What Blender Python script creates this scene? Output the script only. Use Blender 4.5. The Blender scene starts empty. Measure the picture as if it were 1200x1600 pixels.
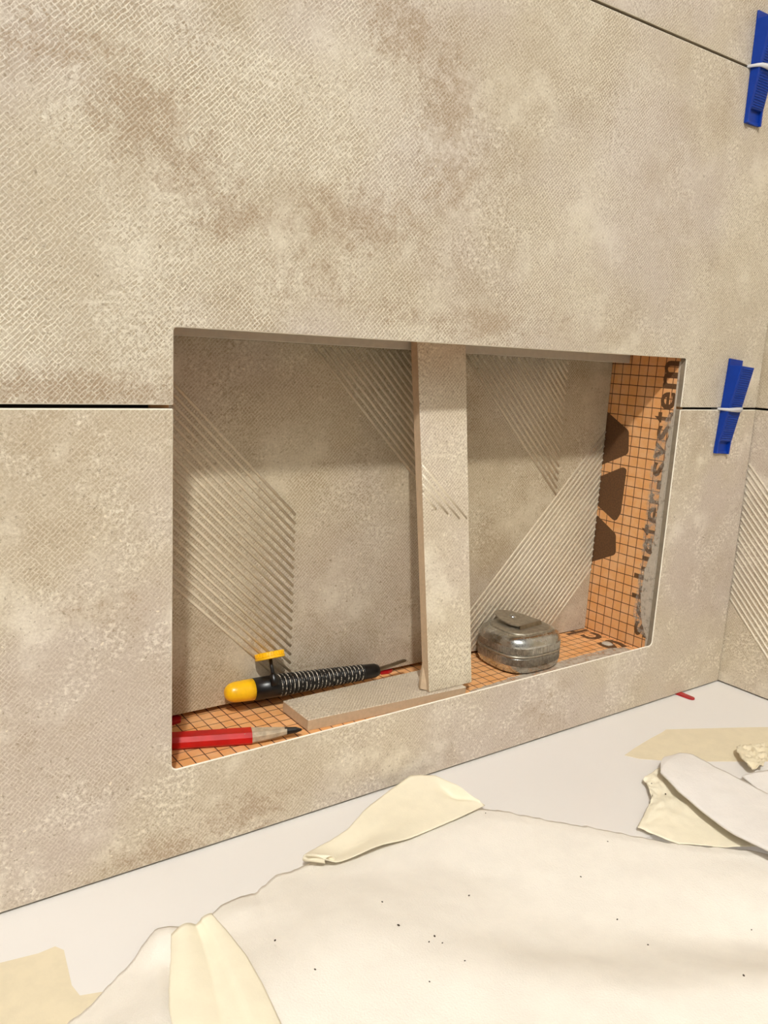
import bpy, bmesh, math, random
from mathutils import Vector, Matrix, noise

random.seed(7)
S = bpy.context.scene
COL = S.collection
PI = math.pi

# ---------------------------------------------------------------- camera, light, exposure
CAM_LOC = Vector((-0.18676, -0.47300, 0.27570))
RIGHT = Vector((0.8127738, -0.58011143, 0.0535979))
UP = Vector((0.07035077, 0.18900867, 0.97945477))
FWD = Vector((0.5783161, 0.79230452, -0.19441097))
cam_data = bpy.data.cameras.new('camera')
cam = bpy.data.objects.new('camera', cam_data)
COL.objects.link(cam)
m3 = Matrix((RIGHT, UP, -FWD)).transposed()
cam.matrix_world = Matrix.Translation(CAM_LOC) @ m3.to_4x4()
cam_data.sensor_fit = 'VERTICAL'
cam_data.sensor_height = 36.0
cam_data.lens = 1292.69 / 1600 * 36.0
cam_data.clip_start = 0.01
S.camera = cam

S.view_settings.view_transform = 'Standard'
S.view_settings.look = 'None'
S.view_settings.gamma = 1.0
S.view_settings.use_curve_mapping = False
S.view_settings.exposure = 0.0

LAMP_POS = Vector((-0.80, -1.44, 2.06))
LAMP_STRENGTH = 1390.0
WORLD_STRENGTH = 0.35
world = bpy.data.worlds.new('world')
S.world = world
world.use_nodes = True
bg = world.node_tree.nodes['Background']
bg.inputs['Color'].default_value = (1.0, 0.92, 0.80, 1)
bg.inputs['Strength'].default_value = WORLD_STRENGTH

# ---------------------------------------------------------------- helpers
def srgb(r, g, b, a=1.0):
    def f(c):
        c /= 255.0
        return c / 12.92 if c <= 0.04045 else ((c + 0.055) / 1.055) ** 2.4
    return (f(r), f(g), f(b), a)

class NT:
    """thin wrapper for building node trees"""
    def __init__(self, name):
        self.mat = bpy.data.materials.new(name)
        self.mat.use_nodes = True
        self.t = self.mat.node_tree
        self.b = self.t.nodes['Principled BSDF']
    def n(self, typ, **kw):
        nd = self.t.nodes.new(typ)
        for k, v in kw.items():
            setattr(nd, k, v)
        return nd
    def link(self, a, b):
        self.t.links.new(a, b)
    def _set(self, sock, v):
        if isinstance(v, bpy.types.NodeSocket):
            self.link(v, sock)
        else:
            sock.default_value = v
    def math(self, op, a, b=None, c=None, clamp=False):
        nd = self.n('ShaderNodeMath', operation=op)
        nd.use_clamp = clamp
        self._set(nd.inputs[0], a)
        if b is not None:
            self._set(nd.inputs[1], b)
        if c is not None:
            self._set(nd.inputs[2], c)
        return nd.outputs[0]
    def smooth(self, v, lo, hi, a=0.0, b=1.0):
        nd = self.n('ShaderNodeMapRange', interpolation_type='SMOOTHSTEP')
        self._set(nd.inputs['Value'], v)
        nd.inputs['From Min'].default_value = lo
        nd.inputs['From Max'].default_value = hi
        nd.inputs['To Min'].default_value = a
        nd.inputs['To Max'].default_value = b
        return nd.outputs['Result']
    def mix(self, fac, a, b):
        nd = self.n('ShaderNodeMix', data_type='RGBA')
        self._set(nd.inputs['Factor'], fac)
        self._set(nd.inputs['A'], a) if False else self._set(nd.inputs[6], a)
        self._set(nd.inputs[7], b)
        return nd.outputs[2]
    def noise(self, vec, scale, detail=2.0, rough=0.5, out='Fac'):
        nd = self.n('ShaderNodeTexNoise')
        self.link(vec, nd.inputs['Vector'])
        nd.inputs['Scale'].default_value = scale
        nd.inputs['Detail'].default_value = detail
        nd.inputs['Roughness'].default_value = rough
        return nd.outputs[0] if out == 'Fac' else nd.outputs[1]
    def obj(self):
        return self.n('ShaderNodeTexCoord').outputs['Object']
    def shift(self, vec, off):
        nd = self.n('ShaderNodeVectorMath', operation='ADD')
        self.link(vec, nd.inputs[0])
        nd.inputs[1].default_value = off
        return nd.outputs[0]
    def sep(self, vec):
        nd = self.n('ShaderNodeSeparateXYZ')
        self.link(vec, nd.inputs[0])
        return nd.outputs
    def comb(self, x, y, z=0.0):
        nd = self.n('ShaderNodeCombineXYZ')
        for i, v in enumerate((x, y, z)):
            self._set(nd.inputs[i], v)
        return nd.outputs[0]
    def bump(self, h, strength, dist):
        nd = self.n('ShaderNodeBump')
        self.link(h, nd.inputs['Height'])
        nd.inputs['Strength'].default_value = strength
        nd.inputs['Distance'].default_value = dist
        self.link(nd.outputs[0], self.b.inputs['Normal'])
        return nd

def plain(name, col, rough=0.5, metal=0.0, vary=0.0, scale=60.0, bump=0.0, bscale=400.0, bdist=0.0005,
          coat=0.0, sss=0.0, trans=0.0, spec=None, alpha=None):
    t = NT(name)
    v = t.obj()
    if vary > 0:
        nz = t.noise(v, scale, 4, 0.6)
        d = tuple(c * (1 - vary) for c in col[:3]) + (1,)
        l = tuple(min(1, c * (1 + vary * 0.6)) for c in col[:3]) + (1,)
        t.link(t.mix(t.smooth(nz, 0.3, 0.7), d, l), t.b.inputs['Base Color'])
    else:
        t.b.inputs['Base Color'].default_value = col
    t.b.inputs['Roughness'].default_value = rough
    t.b.inputs['Metallic'].default_value = metal
    t.b.inputs['Coat Weight'].default_value = coat
    if sss:
        t.b.inputs['Subsurface Weight'].default_value = sss
        t.b.inputs['Subsurface Radius'].default_value = (0.004, 0.003, 0.002)
    if trans:
        t.b.inputs['Transmission Weight'].default_value = trans
    if spec is not None:
        t.b.inputs['Specular IOR Level'].default_value = spec
    if alpha is not None:
        t.b.inputs['Alpha'].default_value = alpha
    if bump > 0:
        t.bump(t.noise(v, bscale, 3, 0.6), bump, bdist)
    return t.mat

def tile_material(name, plane, off, hatch=1.0, stain=1.0, tint=(1, 1, 1), rough=0.42, bump=0.6, spots=()):
    """worn canvas-print porcelain: light threads crossing at 45 degrees over tan, with smooth pale patches"""
    t = NT(name)
    x, y, z = t.sep(t.obj())
    u, v = {'xz': (x, z), 'yz': (y, z), 'xy': (x, y)}[plane]
    p = t.shift(t.comb(u, v), off)
    wn = t.noise(p, 150.0, 2, 0.5, 'Color')
    w1 = t.n('ShaderNodeVectorMath', operation='SUBTRACT'); t.link(wn, w1.inputs[0]); w1.inputs[1].default_value = (.5, .5, .5)
    w2 = t.n('ShaderNodeVectorMath', operation='SCALE'); t.link(w1.outputs[0], w2.inputs[0]); w2.inputs['Scale'].default_value = 0.0022
    w3 = t.n('ShaderNodeVectorMath', operation='ADD'); t.link(p, w3.inputs[0]); t.link(w2.outputs[0], w3.inputs[1])
    q = w3.outputs[0]
    qu, qv, _ = t.sep(q)
    s1 = t.math('SUBTRACT', qv, qu)       # threads rising to the right
    s2 = t.math('ADD', qv, qu)            # threads falling to the right
    def thread(s, pitch, lo, hi):
        k = 2 * PI / (pitch * 1.41421)
        sn = t.math('SINE', t.math('MULTIPLY', s, k))
        return t.smooth(t.math('MULTIPLY_ADD', sn, 0.5, 0.5), lo, hi)
    l1 = thread(s1, 0.00215, 0.56, 0.90)
    l2 = thread(s2, 0.00240, 0.64, 0.94)
    brk1 = t.smooth(t.noise(t.comb(t.math('MULTIPLY', s1, 2.6), s2), 190.0, 3, 0.65), 0.30, 0.54)
    brk2 = t.smooth(t.noise(t.shift(t.comb(s1, t.math('MULTIPLY', s2, 2.6)), (3.1, 1.7, 0)), 190.0, 3, 0.65), 0.36, 0.60)
    threads = t.math('MAXIMUM', t.math('MULTIPLY', l1, brk1), t.math('MULTIPLY', l2, brk2))
    # where the canvas shows and where it is plastered over
    plast = t.smooth(t.noise(p, 13.0, 9, 0.68), 0.50, 0.66)
    patch = t.smooth(t.noise(t.shift(p, (7.3, 2.2, 0)), 7.0, 5, 0.6), 0.36, 0.62)
    vis = t.math('MULTIPLY', t.math('MULTIPLY', threads, t.math('MULTIPLY_ADD', patch, 0.50, 0.50)), hatch)
    flake = t.smooth(t.noise(t.shift(p, (1.3, 9.2, 0)), 330.0, 5, 0.72), 0.44, 0.60)
    flake_zone = t.smooth(t.noise(t.shift(p, (4.3, 5.9, 0)), 16.0, 7, 0.7), 0.44, 0.60)
    grain = t.noise(p, 560.0, 4, 0.75)
    st = t.smooth(t.noise(t.shift(p, (2.1, 6.4, 0)), 9.0, 8, 0.68), 0.47, 0.62)
    cold = t.smooth(t.noise(t.shift(p, (8.1, 3.4, 0)), 5.0, 3, 0.5), 0.42, 0.62)
    def C(r, g, b):
        c = srgb(r, g, b)
        return (c[0] * tint[0], c[1] * tint[1], c[2] * tint[2], 1)
    mid = t.mix(cold, C(184, 169, 145), C(185, 170, 155))
    tan = t.mix(t.math('MULTIPLY', st, stain), mid, C(155, 134, 105))
    # worn brown stains with a place of their own on the tile
    m_ = None
    for sx_, sz_, rx_, rz_, k_ in spots:
        du = t.math('MULTIPLY', t.math('SUBTRACT', u, sx_), 1 / rx_)
        dv = t.math('MULTIPLY', t.math('SUBTRACT', v, sz_), 1 / rz_)
        d_ = t.math('SQRT', t.math('ADD', t.math('MULTIPLY', du, du), t.math('MULTIPLY', dv, dv)))
        e_ = t.smooth(d_, 0.0, 2.1, k_, 0.0)
        m_ = e_ if m_ is None else t.math('MAXIMUM', m_, e_)
    worn = None
    if m_ is not None:
        br = t.noise(t.shift(p, (5.5, 5.1, 0)), 95.0, 9, 0.80)
        worn = t.math('MULTIPLY', t.smooth(t.math('MULTIPLY_ADD', m_, 0.27, br), 0.60, 0.75), 0.9)
        tan = t.mix(worn, tan, C(160, 138, 112))
    cream = t.mix(cold, C(234, 225, 206), C(231, 222, 208))
    fac = t.math('MAXIMUM', vis, t.math('MULTIPLY', flake, t.math('MULTIPLY', flake_zone, 0.8)))
    fac = t.math('MAXIMUM', fac, t.math('MULTIPLY', plast, 0.62))
    if worn is not None:
        fac = t.math('MULTIPLY', fac, t.math('MULTIPLY_ADD', worn, -0.50, 1.0))
    fac = t.math('ADD', fac, t.math('MULTIPLY_ADD', grain, 1.5, -0.72), clamp=True)
    base = t.mix(fac, tan, cream)
    # small dark pores
    pores = t.smooth(t.noise(t.shift(p, (6.6, 1.1, 0)), 330.0, 3, 0.6), 0.61, 0.70)
    base = t.mix(t.math('MULTIPLY', pores, 0.65), base, C(138, 122, 98))
    spark = t.smooth(t.noise(t.shift(p, (2.6, 8.1, 0)), 260.0, 1, 0.5), 0.74, 0.79)
    base = t.mix(t.math('MULTIPLY', spark, 0.75), base, C(238, 228, 208))
    t.link(base, t.b.inputs['Base Color'])
    t.b.inputs['Roughness'].default_value = rough
    t.b.inputs['Specular IOR Level'].default_value = 0.35
    h = t.math('ADD', fac, t.math('MULTIPLY', grain, 0.3))
    t.bump(h, bump, 0.00035)
    return t.mat

def board_material(name, plane, ou, ov, film=False):
    """orange fleece-faced foam board with a printed 10 mm grid"""
    t = NT(name)
    x, y, z = t.sep(t.obj())
    u, v = {'xz': (x, z), 'yz': (y, z), 'xy': (x, y)}[plane]
    p = t.comb(u, v)
    jit = t.math('MULTIPLY_ADD', t.noise(p, 90.0, 1, 0.5), 0.0006, -0.0003)
    def lines(c, o):
        f = t.math('FRACT', t.math('MULTIPLY', t.math('ADD', t.math('ADD', c, jit), 1.0 - o), 100.0))
        d = t.math('ABSOLUTE', t.math('SUBTRACT', f, 0.5))
        return t.smooth(d, 0.445, 0.475)
    g = t.math('MAXIMUM', lines(u, ou), lines(v, ov))
    cloud = t.smooth(t.noise(p, 60.0, 6, 0.65), 0.35, 0.68)
    fib = t.noise(p, 900.0, 3, 0.7)
    base = t.mix(cloud, srgb(227, 163, 99), srgb(231, 179, 126))
    base = t.mix(t.math('MULTIPLY', t.smooth(fib, 0.55, 0.75), 0.35), base, srgb(236, 200, 160))
    fade = t.smooth(t.noise(p, 45.0, 3, 0.6), 0.25, 0.5, 0.72, 1.0)
    base = t.mix(t.math('MULTIPLY', g, fade), base, srgb(72, 38, 20))
    t.link(base, t.b.inputs['Base Color'])
    t.b.inputs['Roughness'].default_value = 0.75
    t.bump(fib, 0.35, 0.0003)
    return t.mat

def mesh_obj(name, bm, mat, parent=None, smooth=False):
    me = bpy.data.meshes.new(name)
    bmesh.ops.recalc_face_normals(bm, faces=bm.faces[:])
    bm.to_mesh(me)
    bm.free()
    if mat:
        me.materials.append(mat)
    if smooth:
        for f in me.polygons:
            f.use_smooth = True
    o = bpy.data.objects.new(name, me)
    COL.objects.link(o)
    if parent:
        o.parent = parent
    return o

def tag(o, label=None, cat=None, group=None, kind=None):
    if label: o['label'] = label
    if cat: o['category'] = cat
    if group: o['group'] = group
    if kind: o['kind'] = kind
    return o

def empty(name, label, cat, group=None, kind=None, loc=(0, 0, 0)):
    o = bpy.data.objects.new(name, None)
    o.empty_display_size = 0.02
    o.location = loc
    COL.objects.link(o)
    return tag(o, label, cat, group, kind)

def prism(pts, ext, bevel=0.0, seg=1):
    """closed polygon (3-D points) extruded by the vector ext"""
    bm = bmesh.new()
    vs = [bm.verts.new(p) for p in pts]
    f = bm.faces.new(vs)
    r = bmesh.ops.extrude_face_region(bm, geom=[f])
    bmesh.ops.translate(bm, vec=ext, verts=[v for v in r['geom'] if isinstance(v, bmesh.types.BMVert)])
    bmesh.ops.recalc_face_normals(bm, faces=bm.faces[:])
    if bevel:
        bmesh.ops.bevel(bm, geom=bm.edges[:], offset=bevel, segments=seg, affect='EDGES', profile=0.5)
    return bm

def box(x0, x1, y0, y1, z0, z1, bevel=0.0, seg=1):
    return prism([(x0, y0, z0), (x1, y0, z0), (x1, y0, z1), (x0, y0, z1)], (0, y1 - y0, 0), bevel, seg)

def loop_mesh(rings, cap0=True, cap1=True, closed=True):
    """skin a list of equally long rings of 3-D points"""
    bm = bmesh.new()
    rv = [[bm.verts.new(p) for p in r] for r in rings]
    n = len(rings[0])
    for a, b in zip(rv, rv[1:]):
        for i in range(n if closed else n - 1):
            j = (i + 1) % n
            bm.faces.new((a[i], a[j], b[j], b[i]))
    if cap0: bm.faces.new(list(reversed(rv[0])))
    if cap1: bm.faces.new(rv[-1])
    return bm

def frame_of(axis):
    a = Vector(axis).normalized()
    h = Vector((0, 0, 1)) if abs(a.z) < 0.9 else Vector((0, 1, 0))
    s = a.cross(h).normalized()
    return a, s, s.cross(a).normalized()

def lathe(A, B, prof, n=32, flat=1.0):
    """revolve (t, r) along A->B; flat squashes the section in the up direction"""
    A = Vector(A); B = Vector(B)
    a, s, h = frame_of(B - A)
    L = (B - A).length
    rings = []
    for t, r in prof:
        c = A + a * (t * L)
        rings.append([c + s * (r * math.cos(2 * PI * i / n)) + h * (r * flat * math.sin(2 * PI * i / n)) for i in range(n)])
    return loop_mesh(rings)

def fold(p, k, seed):
    return noise.noise(Vector((p[0] * k + seed, p[1] * k - seed, seed * 1.7)))

def resample(pts, n):
    pts = [Vector(p) for p in pts]
    d = [0]
    for a, b in zip(pts, pts[1:]):
        d.append(d[-1] + (b - a).length)
    out = []
    k = 0
    for i in range(n):
        s = d[-1] * i / (n - 1)
        while k < len(d) - 2 and d[k + 1] < s:
            k += 1
        f = (s - d[k]) / max(1e-9, d[k + 1] - d[k])
        out.append(pts[k].lerp(pts[k + 1], min(1, max(0, f))))
    return out

def sheet(name, edge_a, edge_b, nu, nv, height, mat, parent=None, thick=0.0012, jag=0.0, seed=1.0):
    """a cloth between two polylines (x, y); height(x, y, u, v) gives z"""
    A = resample([(p[0], p[1], 0) for p in edge_a], nu)
    Bp = resample([(p[0], p[1], 0) for p in edge_b], nu)
    bm = bmesh.new()
    g = []
    for i in range(nu):
        row = []
        u = i / (nu - 1)
        off = jag * (noise.noise(Vector((u * nu * 0.16, seed, 0))) + 0.7 * noise.noise(Vector((u * nu * 0.45, seed, 4))))
        d = (Bp[i] - A[i]).normalized()
        for j in range(nv):
            v = j / (nv - 1)
            q = A[i].lerp(Bp[i], v) + d * off * (1 - v)
            row.append(bm.verts.new((q.x, q.y, height(q.x, q.y, u, v))))
        g.append(row)
    for i in range(nu - 1):
        for j in range(nv - 1):
            bm.faces.new((g[i][j], g[i + 1][j], g[i + 1][j + 1], g[i][j + 1]))
    o = mesh_obj(name, bm, mat, parent, smooth=True)
    if o.data.polygons[0].normal.z < 0:
        o.data.flip_normals()
    md = o.modifiers.new('thickness', 'SOLIDIFY')
    md.thickness = thick
    md.offset = -1
    return o

# ---------------------------------------------------------------- key dimensions (metres)
W, H = 0.497, 0.281            # opening of the niche in the tiles, lower left corner at the origin
ZS, ZU, ZB = 0.2347, 0.5398, -0.0647   # lower joint, upper joint, top of the tub deck
XC = 0.6263                    # face of the tiles on the side wall
T = 0.0065                     # thickness of the wall tiles
TL = 0.009                     # thickness of the loose pieces
YB = 0.084                     # face of the tile at the back of the niche
ZF = -0.0093                   # floor of the niche
GAP = 0.0011

# ---------------------------------------------------------------- materials
M = {}
M['tile_up'] = tile_material('tile_glaze_upper', 'xz', (0.37, 1.21, 0), 1.0, 0.55,
                             spots=((-.018, .393, .030, .022, 1), (.008, .370, .030, .018, .9), (.034, .349, .028, .016, .9), (.150, .478, .028, .030, .9), (.196, .436, .030, .040, .9),
                                    (.125, .356, .060, .022, .8), (.205, .395, .035, .035, .7), (.095, .318, .050, .020, .6), (.245, .297, .045, .012, .9), (.160, .300, .050, .012, .6),
                                    (-.055, .2425, .070, .011, 1), (-.058, .420, .040, .014, .7), (.330, .300, .030, .016, .5)))
M['tile_low'] = tile_material('tile_glaze_lower', 'xz', (2.9, 4.4, 0), 0.5, 0.4, (1.06, 1.055, 1.055),
                              spots=((.052, -.046, .035, .016, .8), (-.008, -.056, .040, .012, .8), (-.040, .118, .040, .014, .5), (.345, -.030, .035, .014, .5)))
M['tile_top'] = tile_material('tile_glaze_top', 'xz', (5.5, 0.7, 0), 0.8, 0.6)
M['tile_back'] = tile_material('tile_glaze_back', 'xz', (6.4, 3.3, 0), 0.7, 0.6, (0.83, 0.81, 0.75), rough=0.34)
M['tile_side'] = tile_material('tile_glaze_side', 'yz', (1.4, 8.1, 0), 0.5, 0.3, (1.0, 0.985, 0.96))
M['tile_strip'] = tile_material('tile_glaze_strip', 'xz', (9.4, 6.1, 0), 0.75, 0.10, (1.09, 1.09, 1.07))
M['tile_slab'] = tile_material('tile_glaze_slab', 'xy', (3.4, 2.6, 0), 0.8, 0.4, (0.98, 0.96, 0.94))
M['ridge'] = plain('tile_ridge_glaze', srgb(212, 199, 175), 0.3, vary=0.12, scale=500, bump=0.3, bscale=900, bdist=0.0003)
M['ridge_side'] = plain('tile_ridge_glaze_side', srgb(228, 216, 196), 0.3, vary=0.06, scale=500)
M['biscuit'] = plain('tile_biscuit', srgb(196, 172, 142), 0.8, vary=0.08, scale=300, bump=0.3, bscale=900)
M['soffit'] = plain('tile_edge_grey', srgb(186, 180, 164), 0.7, vary=0.06, scale=200)
M['dark'] = plain('joint_shadow_board', srgb(38, 30, 24), 0.9, vary=0.2, scale=80)
M['board_side'] = board_material('orange_board_side', 'yz', 0.0018, 0.0025)
M['board_floor'] = board_material('orange_board_floor', 'xy', 0.004, 0.006)
M['board_back'] = board_material('orange_board_back', 'xz', 0.004, 0.003)
M['print'] = plain('brown_print', srgb(98, 66, 36), 0.8, vary=0.25, scale=700, bump=0.2, bscale=900)
M['white_paint'] = plain('pale_paint', srgb(138, 137, 135), 0.7, vary=0.02, scale=5)
M['floor'] = plain('grey_floor', srgb(110, 106, 100), 0.5, vary=0.1, scale=20)
M['tub'] = plain('white_acrylic', srgb(233, 229, 225), 0.28, vary=0.012, scale=9, bump=0.03, bscale=700)
M['fleece'] = plain('white_fleece', srgb(243, 237, 227), 0.95, vary=0.03, scale=40, bump=0.45, bscale=900, bdist=0.0010, spec=0.1)
M['flap'] = plain('white_fleece_flap', srgb(237, 232, 227), 0.9, vary=0.03, scale=60, bump=0.4, bscale=600, bdist=0.0008, spec=0.1)
M['masking'] = plain('tan_masking_tape', srgb(226, 213, 184), 0.6, vary=0.04, scale=90, bump=0.2, bscale=800)
M['masking_pale'] = plain('cream_masking_tape', srgb(241, 232, 208), 0.55, vary=0.04, scale=50, bump=0.2, bscale=700)
M['blue'] = plain('blue_plastic', srgb(4, 52, 148), 0.42, vary=0.08, scale=80, spec=0.3)
M['blue_rib'] = plain('blue_plastic_rib', srgb(14, 66, 162), 0.42, spec=0.35)
M['clip'] = plain('milky_plastic', srgb(228, 226, 228), 0.35, trans=0.25, sss=0.0)
M['red'] = plain('red_plastic', srgb(170, 18, 28), 0.3, vary=0.1, scale=200, coat=0.3)
M['yellow'] = plain('yellow_plastic', srgb(246, 190, 22), 0.32, vary=0.08, scale=150, bump=0.15, bscale=300)
M['black'] = plain('black_rubber', srgb(14, 13, 13), 0.33, vary=0.3, scale=300)
M['steel'] = plain('dull_steel', srgb(150, 138, 120), 0.32, metal=1.0, vary=0.2, scale=200)
M['graphite'] = plain('graphite', srgb(45, 42, 40), 0.35, metal=0.3)
M['grit'] = plain('black_grit', srgb(60, 48, 36), 0.8)

def chrome():
    t = NT('worn_chrome')
    v = t.obj()
    n1 = t.noise(v, 60, 6, 0.7)
    t.link(t.mix(t.smooth(n1, 0.35, 0.7), srgb(184, 184, 178), srgb(224, 224, 220)), t.b.inputs['Base Color'])
    t.b.inputs['Metallic'].default_value = 1.0
    t.link(t.smooth(t.noise(v, 90, 5, 0.7), 0.3, 0.75, 0.16, 0.42), t.b.inputs['Roughness'])
    return t.mat
M['chrome'] = chrome()
M['chrome_dull'] = plain('scuffed_metal', srgb(176, 168, 152), 0.42, metal=0.85, vary=0.2, scale=300)
M['knurl'] = plain('knurled_metal', srgb(178, 172, 160), 0.40, metal=0.9, vary=0.3, scale=400)

def pencil_paint():
    t = NT('red_pencil_paint')
    v = t.obj()
    chip = t.smooth(t.noise(v, 130, 5, 0.7), 0.70, 0.74)
    b = t.mix(t.smooth(t.noise(v, 60, 3, 0.5), 0.3, 0.7), srgb(172, 14, 16), srgb(200, 22, 22))
    t.link(t.mix(chip, b, srgb(150, 110, 80)), t.b.inputs['Base Color'])
    t.b.inputs['Roughness'].default_value = 0.34
    t.b.inputs['Specular IOR Level'].default_value = 0.35
    return t.mat
M['pencil'] = pencil_paint()
M['wood'] = plain('pencil_wood', srgb(186, 168, 142), 0.75, vary=0.2, scale=250, bump=0.5, bscale=500)

def wire_mat():
    t = NT('scuffed_grip_ring')
    v = t.obj()
    k = t.smooth(t.noise(v, 330, 4, 0.75), 0.44, 0.56)
    t.link(t.mix(k, srgb(24, 22, 20), srgb(205, 196, 180)), t.b.inputs['Base Color'])
    t.b.inputs['Roughness'].default_value = 0.5
    return t.mat
M['wire'] = wire_mat()

def smear_mat(name, lo, hi, amax):
    """dried thinset, thin enough in places to see the print through it"""
    t = NT(name)
    v = t.obj()
    k = t.smooth(t.noise(v, 160, 7, 0.72), lo, hi, 0.0, amax)
    t.b.inputs['Base Color'].default_value = srgb(196, 184, 166)
    t.link(t.mix(t.noise(v, 300, 4, 0.6), srgb(176, 164, 146), srgb(214, 204, 188)), t.b.inputs['Base Color'])
    t.b.inputs['Roughness'].default_value = 0.9
    t.link(k, t.b.inputs['Alpha'])
    t.bump(t.noise(v, 260, 5, 0.7), 0.6, 0.0008)
    return t.mat
M['smear'] = smear_mat('dried_thinset', 0.22, 0.50, 0.93)
M['smear_floor'] = smear_mat('dried_thinset_floor', 0.25, 0.60, 0.85)
M['smear_thin'] = smear_mat('dried_thinset_film', 0.33, 0.72, 0.62)

# ---------------------------------------------------------------- the room
RX0, RY0, RZ0, RZ1 = -1.25, -2.30, -0.62, 2.19
def struct(name, bm, mat):
    o = mesh_obj(name, bm, mat)
    o['kind'] = 'structure'
    return o
YW0 = T + 0.002                 # face of the backer board behind the tiles
wall_back = struct('wall_back', bmesh.new(), M['dark'])
bmw = bmesh.new()
for x0, x1, z0, z1 in ((RX0, -0.0125, RZ0, RZ1), (W + 0.0125, XC + 0.03, RZ0, RZ1),
                       (-0.0125, W + 0.0125, RZ0, ZF - 0.0125), (-0.0125, W + 0.0125, 0.3025, RZ1)):
    vs = [bmw.verts.new(p) for p in ((x0, YW0, z0), (x1, YW0, z0), (x1, YW0, z1), (x0, YW0, z1))]
    f = bmw.faces.new(vs)
    r = bmesh.ops.extrude_face_region(bmw, geom=[f])
    bmesh.ops.translate(bmw, vec=(0, 0.012, 0), verts=[v for v in r['geom'] if isinstance(v, bmesh.types.BMVert)])
bmesh.ops.recalc_face_normals(bmw, faces=bmw.faces[:])
bmw.to_mesh(wall_back.data); bmw.free()

wall_right = struct('wall_right', box(XC + 0.011, XC + 0.03, RY0, YW0, RZ0, RZ1), M['dark'])
struct('wall_left', box(RX0 - 0.02, RX0, RY0, YW0 + 0.012, RZ0, RZ1), M['white_paint'])
struct('wall_front', box(RX0 - 0.02, XC + 0.03, RY0 - 0.02, RY0, RZ0, RZ1), M['white_paint'])
struct('ceiling', box(RX0 - 0.02, XC + 0.03, RY0 - 0.02, YW0 + 0.012, RZ1, RZ1 + 0.02), M['white_paint'])
struct('floor', box(RX0 - 0.02, XC + 0.03, RY0 - 0.02, YW0 + 0.012, RZ0 - 0.02, RZ0), M['floor'])

def arc(cx, cz, r, a0, a1, n=4):
    return [(cx + r * math.cos(a0 + (a1 - a0) * i / n), 0.0, cz + r * math.sin(a0 + (a1 - a0) * i / n)) for i in range(n + 1)]
TX0, TX1 = RX0 + 0.002, XC - 0.0014
R_ = 0.0035
# tile with the lower part of the opening
low = [(TX0, 0, ZB + 0.0016), (TX1, 0, ZB + 0.0016), (TX1, 0, ZS - GAP), (W, 0, ZS - GAP)]
low += arc(W - R_, R_, R_, 0, -PI / 2) + arc(R_, R_, R_, -PI / 2, -PI)
low += [(0, 0, ZS - GAP), (TX0, 0, ZS - GAP)]
mesh_obj('wall_tile', prism(low, (0, T, 0), 0.0007), M['tile_low'], wall_back)
r2 = 0.0018
up = [(TX0, 0, ZS + GAP), (0, 0, ZS + GAP)] + arc(r2, H - r2, r2, PI, PI / 2, 3) + arc(W - r2, H - r2, r2, PI / 2, 0, 3) + \
     [(W, 0, ZS + GAP), (TX1, 0, ZS + GAP), (TX1, 0, ZU - GAP), (TX0, 0, ZU - GAP)]
mesh_obj('wall_tile', prism(up, (0, T, 0), 0.0006), M['tile_up'], wall_back)
mesh_obj('wall_tile', box(TX0, TX1, 0, T, ZU + GAP, ZU + 0.304, 0.0005), M['tile_top'], wall_back)
mesh_obj('wall_tile', box(TX0, TX1, 0, T, ZU + 0.306, ZU + 0.610, 0.0005), M['tile_top'], wall_back)
mesh_obj('wall_tile', box(TX0, TX1, 0, T, ZU + 0.612, ZU + 0.916, 0.0005), M['tile_top'], wall_back)

M['cut_edge'] = plain('cut_tile_edge', srgb(176, 162, 140), 0.75, vary=0.10, scale=300, bump=0.3, bscale=900)
M['arris'] = plain('glazed_arris', srgb(240, 233, 216), 0.4, vary=0.04, scale=300)
M['jamb'] = plain('shaded_mortar_grey', srgb(138, 125, 106), 0.9, vary=0.14, scale=140, bump=0.5, bscale=500)  # thinset grey, with the shade of the mitred cavity put into its colour
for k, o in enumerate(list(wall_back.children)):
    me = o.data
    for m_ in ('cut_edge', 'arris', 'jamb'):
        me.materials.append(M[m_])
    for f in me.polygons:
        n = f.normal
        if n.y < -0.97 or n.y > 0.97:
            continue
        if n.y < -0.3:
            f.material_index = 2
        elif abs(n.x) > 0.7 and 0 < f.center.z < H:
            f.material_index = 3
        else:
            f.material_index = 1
    for v in me.vertices:          # the edges of the opening are cut back behind the face
        if v.co.y > T * 0.5 and -0.001 < v.co.x < W + 0.001:
            if abs(v.co.z) < 0.0025 and k == 0:
                v.co.z -= 0.0056
            elif abs(v.co.z - H) < 0.0012 and k == 1:
                v.co.z += 0.0056

def ridge_mesh(P, d, nrm, L, w=0.0026, h=0.00075):
    """a low rounded raised line from P along d, standing out along nrm"""
    d = Vector(d).normalized(); nrm = Vector(nrm); s = d.cross(nrm).normalized()
    prof = [(-w / 2, -0.0002), (-w * 0.36, h * 0.7), (-w * 0.14, h), (w * 0.14, h), (w * 0.36, h * 0.7), (w / 2, -0.0002)]
    A = Vector(P)
    return loop_mesh([[A + d * t + s * a + nrm * b for a, b in prof] for t in (0, L)])

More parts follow.
